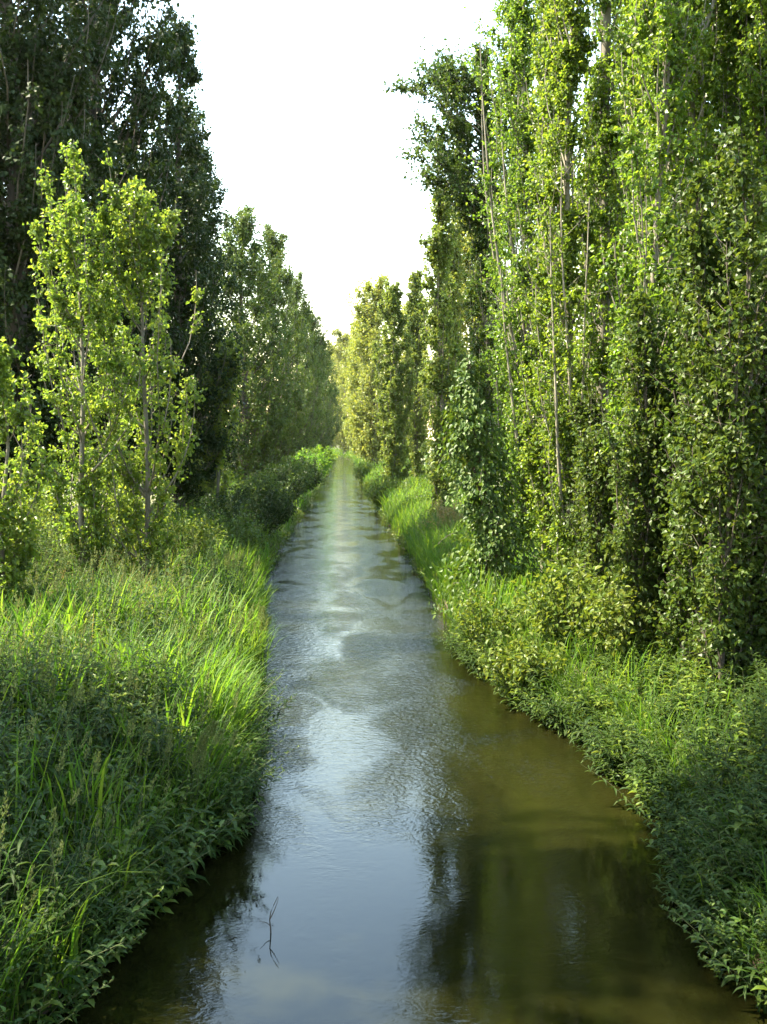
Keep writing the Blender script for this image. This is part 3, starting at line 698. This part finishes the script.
def near_right():
    rng = np.random.default_rng(202)
    st, lf, gr, sd = MB(), MB(), MB(), MB()
    B, o = scatter(1, 4.5, 12.5, .0, 4.0, 3000, rng, .8)
    H = np.interp(o, [0, .3, 1, 4], [.35, .7, 1.05, 1.35])*rng.uniform(.6, 1.25, len(o))*patch(B)
    leafy_mix(st, lf, B, H, rng, lean=np.stack([-np.clip(.45 - o*.6, 0, .45), 0*o], -1))
    B, o = scatter(1, 4.5, 20, -.08, .3, 700, rng)
    leafy_mix(st, lf, B, rng.uniform(.3, .75, len(o)), rng, lean=np.stack([-rng.uniform(.2, .8, len(o)), rng.normal(0, .2, len(o))], -1))
    B, o = scatter(1, 12, 20, .0, 4, 1500, rng, .9)
    H = np.interp(o, [0, .3, 1, 4], [.3, .42, .52, .6])*rng.uniform(.65, 1.2, len(o))
    leafy_mix(st, lf, B, H, rng, lean=np.stack([-np.clip(.4 - o*.6, 0, .4), 0*o], -1))
    def gb(y0, y1, o0, o1, n, L0, L1, W, pw=1.0):
        B, o = scatter(1, y0, y1, o0, o1, n, rng, pw)
        L = rng.uniform(L0, L1, n); az = rng.uniform(0, 2*PI, n)
        az = np.where((o < .5) & (rng.uniform(0, 1, n) < .7), rng.normal(PI, .8, n), az)
        gr.add(*blades(B, L, W*rng.uniform(.6, 1.2, n), az, rng.uniform(.03, .4, n), rng.uniform(.4, 2.0, n)), 0, True)
    gb(5, 20, 0, .5, 3500, .3, .8, .012)
    gb(10, 22, 0, 3.5, 6000, .4, .9, .014)
    gb(20, 34, .02, 3, 7000, .5, 1.2, .022)
    B, o = scatter(1, 22, 40, .1, 2, 260, rng); panicles(st, sd, B, rng.uniform(.9, 1.5, len(B)), rng, .25, 30)
    tag(lf.build('leafy_herbs', [M['herb'], M['mid'], M['shrub']]), 'mass of leafy green weeds on the near right bank', 'weeds', None, 'stuff')
    tag(gr.build('bank_grass', M['grass']), 'mass of green grass blades on the near right bank', 'grass', None, 'stuff')
    tag(st.build('weed_stems', M['stem']), 'thin green stems among the weeds of the near right bank', 'stems', None, 'stuff')
    tag(sd.build('grass_seed_heads', M['seed']), 'pale grass seed heads along the right bank beyond the vine', 'seed heads', None, 'stuff')
near_right()

def far_banks():
    rng = np.random.default_rng(203)
    for side, word in ((-1, 'left'), (1, 'right')):
        gr, lf = MB(), MB()
        for y0, y1, n, W, Lk, leafn, ls in ((28, 50, 9000 if side > 0 else 2500, .035, 1.0, 26000, .09), (50, 95, 9000 if side > 0 else 2500, .06, 1.05, 26000, .14), (95, 290, 12000, .12, 1.2, 34000, .27)):
            B, o = scatter(side, y0, y1, .02, 6, n, rng, 1.2)
            L = rng.uniform(.6, 1.3, n)*Lk
            gr.add(*blades(B, L, W*rng.uniform(.6, 1.2, n), rng.uniform(0, 6.28, n), rng.uniform(.03, .4, n), rng.uniform(.3, 1.7, n)), 0, True)
            B, o = scatter(side, y0, y1, -.15, 5, leafn, rng, 1.2)
            mound = (.55 + .45*np.sin(B[:, 1]*.9 + o*2)*np.sin(B[:, 1]*.37+1))*np.clip(o + .5, .3, 1)
            B[:, 2] = np.maximum(B[:, 2], 0.02) + rng.uniform(0, 1, len(B))**.7*mound*1.3*Lk
            Ls = ls*rng.uniform(.6, 1.3, len(B))
            lf.add(*leaves_kite(B, nrm(rng.normal(0, .6, B.shape) + np.array([0, 0, .1])), nrm(rng.normal(0, .6, B.shape) + np.array([0, 0, .7])), Ls, Ls*.5), 0, False)
        tag(gr.build('bank_grass', M['grass']), 'long grass along the distant %s bank' % word, 'grass', None, 'stuff')
        tag(lf.build('bank_weeds', M['mid']), 'leafy weeds along the distant %s bank' % word, 'weeds', None, 'stuff')
far_banks()

# --- single plants one can point to
def reed_clump(label, x, y, n, L, W, seed, heads=0, bend=(.3, 1.6), group='broad bladed grass clumps', az=None, name='grass_clump', hh=1.3):
    rng = np.random.default_rng(seed)
    root = empty(name, (x, y, float(gz(x, y)) - .03)); tag(root, label, 'grass clump', group)
    B = np.stack([rng.normal(0, .09, n), rng.normal(0, .09, n), np.zeros(n)], -1)
    a = rng.uniform(0, 6.28, n) if az is None else rng.normal(az, 1.0, n)
    g = MB(); g.add(*blades(B, L*rng.uniform(.6, 1.1, n), W*rng.uniform(.7, 1.2, n), a, rng.uniform(.03, .35, n), rng.uniform(*bend, n)), 0, True)
    g.build('blades', M['grass'], root)
    if heads:
        for _ in range(heads):   # every plume is an object of its own
            s, h = MB(), MB(); Bh = np.array([[rng.normal(0, .1), rng.normal(0, .1), 0.0]])
            panicles(s, h, Bh, hh*rng.uniform(.8, 1.1, 1), rng, .22, 160, 0.0)
            st_ = s.build('stem', M['stem'], root); h.build('seed_head', M['seed'], st_)
    return root
def pt(px, y_px, zt):
    """ground position whose point at height zt shows at that pixel (used for the first rough siting)"""
    d = (CAM_H - zt)*F/(y_px - 440.0); return X(px, d), d
for lab, px, py, n, L, W, sd_, hd in (
    ('clump of broad bright grass blades standing up among shaded weeds on the left bank', 88, 770, 14, 1.35, .03, 301, 0),
    ('clump of arching grass blades close to the water in the left foreground', 165, 840, 20, 1.0, .024, 302, 0),
    ('tuft of long grass bowing into the river at the left water edge', 240, 790, 40, 1.0, .018, 303, 0),
    ('clump of tall feathery flowering grass at the left water edge in half shade', 222, 735, 26, 1.0, .016, 304, 14),
    ('tall flowering grass clump with upright brown plumes in the shaded left weeds', 52, 728, 12, .9, .016, 305, 5),
    ('sunlit flowering grass clump with tan plumes at the top of the left grass', 226, 572, 30, 1.1, .02, 306, 10),
    ('sunlit flowering grass clump hanging over the water on the left', 262, 612, 40, 1.1, .02, 307, 14)):
    x, d = pt(px, py, 1.2); x = min(x, float(eL(d)) - .12)
    reed_clump(lab, x, d, n, L, W, sd_, hd)
for lab, px, py, n, L, sd_ in (
    ('sunlit tuft of drooping grass at the right water edge below the leaning shrub', 628, 800, 30, .65, 311),
    ('grass tuft trailing into the water at the bottom right corner', 728, 975, 60, .8, 312),
    ('bright upright grass clump at the right water edge in front of the vine', 480, 640, 40, .9, 313)):
    x, d = pt(px, py, .5); x = max(x, float(eR(d)) + .05)
    reed_clump(lab, x, d, n, L, .013, sd_, 0, (.6, 2.0), az=PI)

def herb_plant(label, x, y, H, seed, leaf=.15, n=5, group='tall leafy weeds standing out of the banks'):
    rng = np.random.default_rng(seed)
    root = empty('leafy_weed', (x, y, float(gz(x, y)) - .03)); tag(root, label, 'plant', group)
    s, l = MB(), MB(); B = np.stack([rng.normal(0, .07, n), rng.normal(0, .07, n), np.zeros(n)], -1)
    leafy(s, l, B, H*rng.uniform(.75, 1.05, n), rng, nodes=15, leaf=leaf, wid=.22, stemr=.006, droop=.35)
    s.build('stems', M['stem'], root); l.build('foliage', M['herb'], root)
for lab, px, py, zt, H, sd_ in (
    ('tall leafy weed rising above the shaded brush near the right edge', 722, 655, 2.0, 1.45, 321),
    ('leafy weed with grey green tips hanging over the water at lower right', 690, 850, .8, .9, 322),
    ('leafy weed with narrow drooping leaves right of the grass tuft at lower right', 740, 800, 1.3, 1.0, 323),
    ('tall leafy weed in the middle of the shaded left foreground', 45, 775, 1.6, 1.3, 324),
    ('pale leafed weed lit at its tip between the shaded weeds and the bright grass', 168, 680, 1.7, 1.3, 325),
    ('broad leafy weed at the lower left corner of the view', 20, 900, 1.4, 1.2, 326)):
    x, d = pt(px, py, zt); x = max(x, float(eR(d)) + .1) if px > 400 else min(x, float(eL(d)) - .1); herb_plant(lab, x, d, H, sd_)

# twig sticking out of the water
def twig():
    x, d = X(262, 8.1), 8.1
    root_z = -.12
    mb = MB()
    u = np.linspace(0, 1, 8)
    p = np.stack([.02*np.sin(u*7) + .09*u, .02*np.cos(u*5), u*.42], -1)
    q = np.stack([p[4, 0] + .10*u - .03*u**2, p[4, 1] + .05*u, p[4, 2] + .16*u], -1)
    w = np.stack([p[3, 0] - .09*u, p[3, 1] + .02*np.sin(u*5), p[3, 2] + .06*u], -1)
    mb.add(*tubes(np.stack([p, q, w]), np.stack([.008*(1 - u*.7), .005*(1 - u*.7), .004*(1 - u*.7)]), 6), 0, True)
    o = mb.build('dead_twig', M['deadwood']); o.location = (x, d, root_z)
    tag(o, 'thin bent dead twig sticking out of the water in the left foreground', 'twig')
twig()

# ------------------------------------------------------------------ air
def haze():
    mb = MB(); x0, x1, y0, y1, z0, z1 = -2450, 2450, -1550, 2650, -3.0, 40.0
    v = [(x, y, z) for z in (z0, z1) for y in (y0, y1) for x in (x0, x1)]
    mb.add(v, [(0, 2, 3, 1), (4, 5, 7, 6), (0, 1, 5, 4), (2, 6, 7, 3), (0, 4, 6, 2), (1, 3, 7, 5)])
    m, nt, N, L = new_mat('thin_haze'); out = N.new('ShaderNodeOutputMaterial')
    p = N.new('ShaderNodeVolumePrincipled'); p.inputs['Color'].default_value = (.95, .97, 1, 1); p.inputs['Density'].default_value = HAZE
    p.inputs['Anisotropy'].default_value = .3
    L.new(p.outputs[0], out.inputs['Volume'])
    tag(mb.build('haze', m), 'thin pale summer haze along the river', 'haze', None, 'stuff')
HAZE = 0.00006
haze()

# ------------------------------------------------------------------ light, sky, camera
EL, AHEAD = 56.0, 6.0
e, a = math.radians(EL), math.radians(AHEAD)
S = Vector((-math.cos(e)*math.cos(a), math.cos(e)*math.sin(a), math.sin(e)))
w = bpy.data.worlds.new('World'); scene.world = w; w.use_nodes = True
nt = w.node_tree; bg = nt.nodes['Background']
sky = nt.nodes.new('ShaderNodeTexSky'); sky.sky_type = 'NISHITA'; sky.sun_disc = False
sky.sun_elevation = e; sky.sun_rotation = math.atan2(S.x, S.y) % (2*PI)
sky.air_density = 2.0; sky.dust_density = 1.0; sky.ozone_density = 0.5; sky.altitude = 100
nt.links.new(sky.outputs[0], bg.inputs[0]); bg.inputs[1].default_value = 0.14
sl = bpy.data.lights.new('sun', 'SUN'); sl.energy = 5.0; sl.angle = math.radians(.53); sl.color = (1.0, .90, .70)
so = bpy.data.objects.new('sun', sl); COL.objects.link(so); so.rotation_euler = S.to_track_quat('Z', 'Y').to_euler(); so.location = (0, 0, 60)

cam = bpy.data.cameras.new('camera'); co = bpy.data.objects.new('camera', cam); COL.objects.link(co)
cam.sensor_fit = 'VERTICAL'; cam.sensor_height = 36; cam.lens = 36; cam.clip_end = 5000
co.location = (0, 0, CAM_H)
co.rotation_euler = (math.radians(90 - 4.02), 0, math.radians(-2.154))
scene.camera = co

scene.view_settings.view_transform = 'Standard'; scene.view_settings.look = 'None'
scene.view_settings.gamma = 1.0; scene.view_settings.use_curve_mapping = False
scene.view_settings.exposure = 2.65
scene.render.engine = 'CYCLES'
cy = scene.cycles
cy.max_bounces = 6; cy.diffuse_bounces = 3; cy.glossy_bounces = 3; cy.transmission_bounces = 3; cy.transparent_max_bounces = 4
cy.use_denoising = True; cy.caustics_reflective = False; cy.caustics_refractive = False
cy.sample_clamp_indirect = 6.0
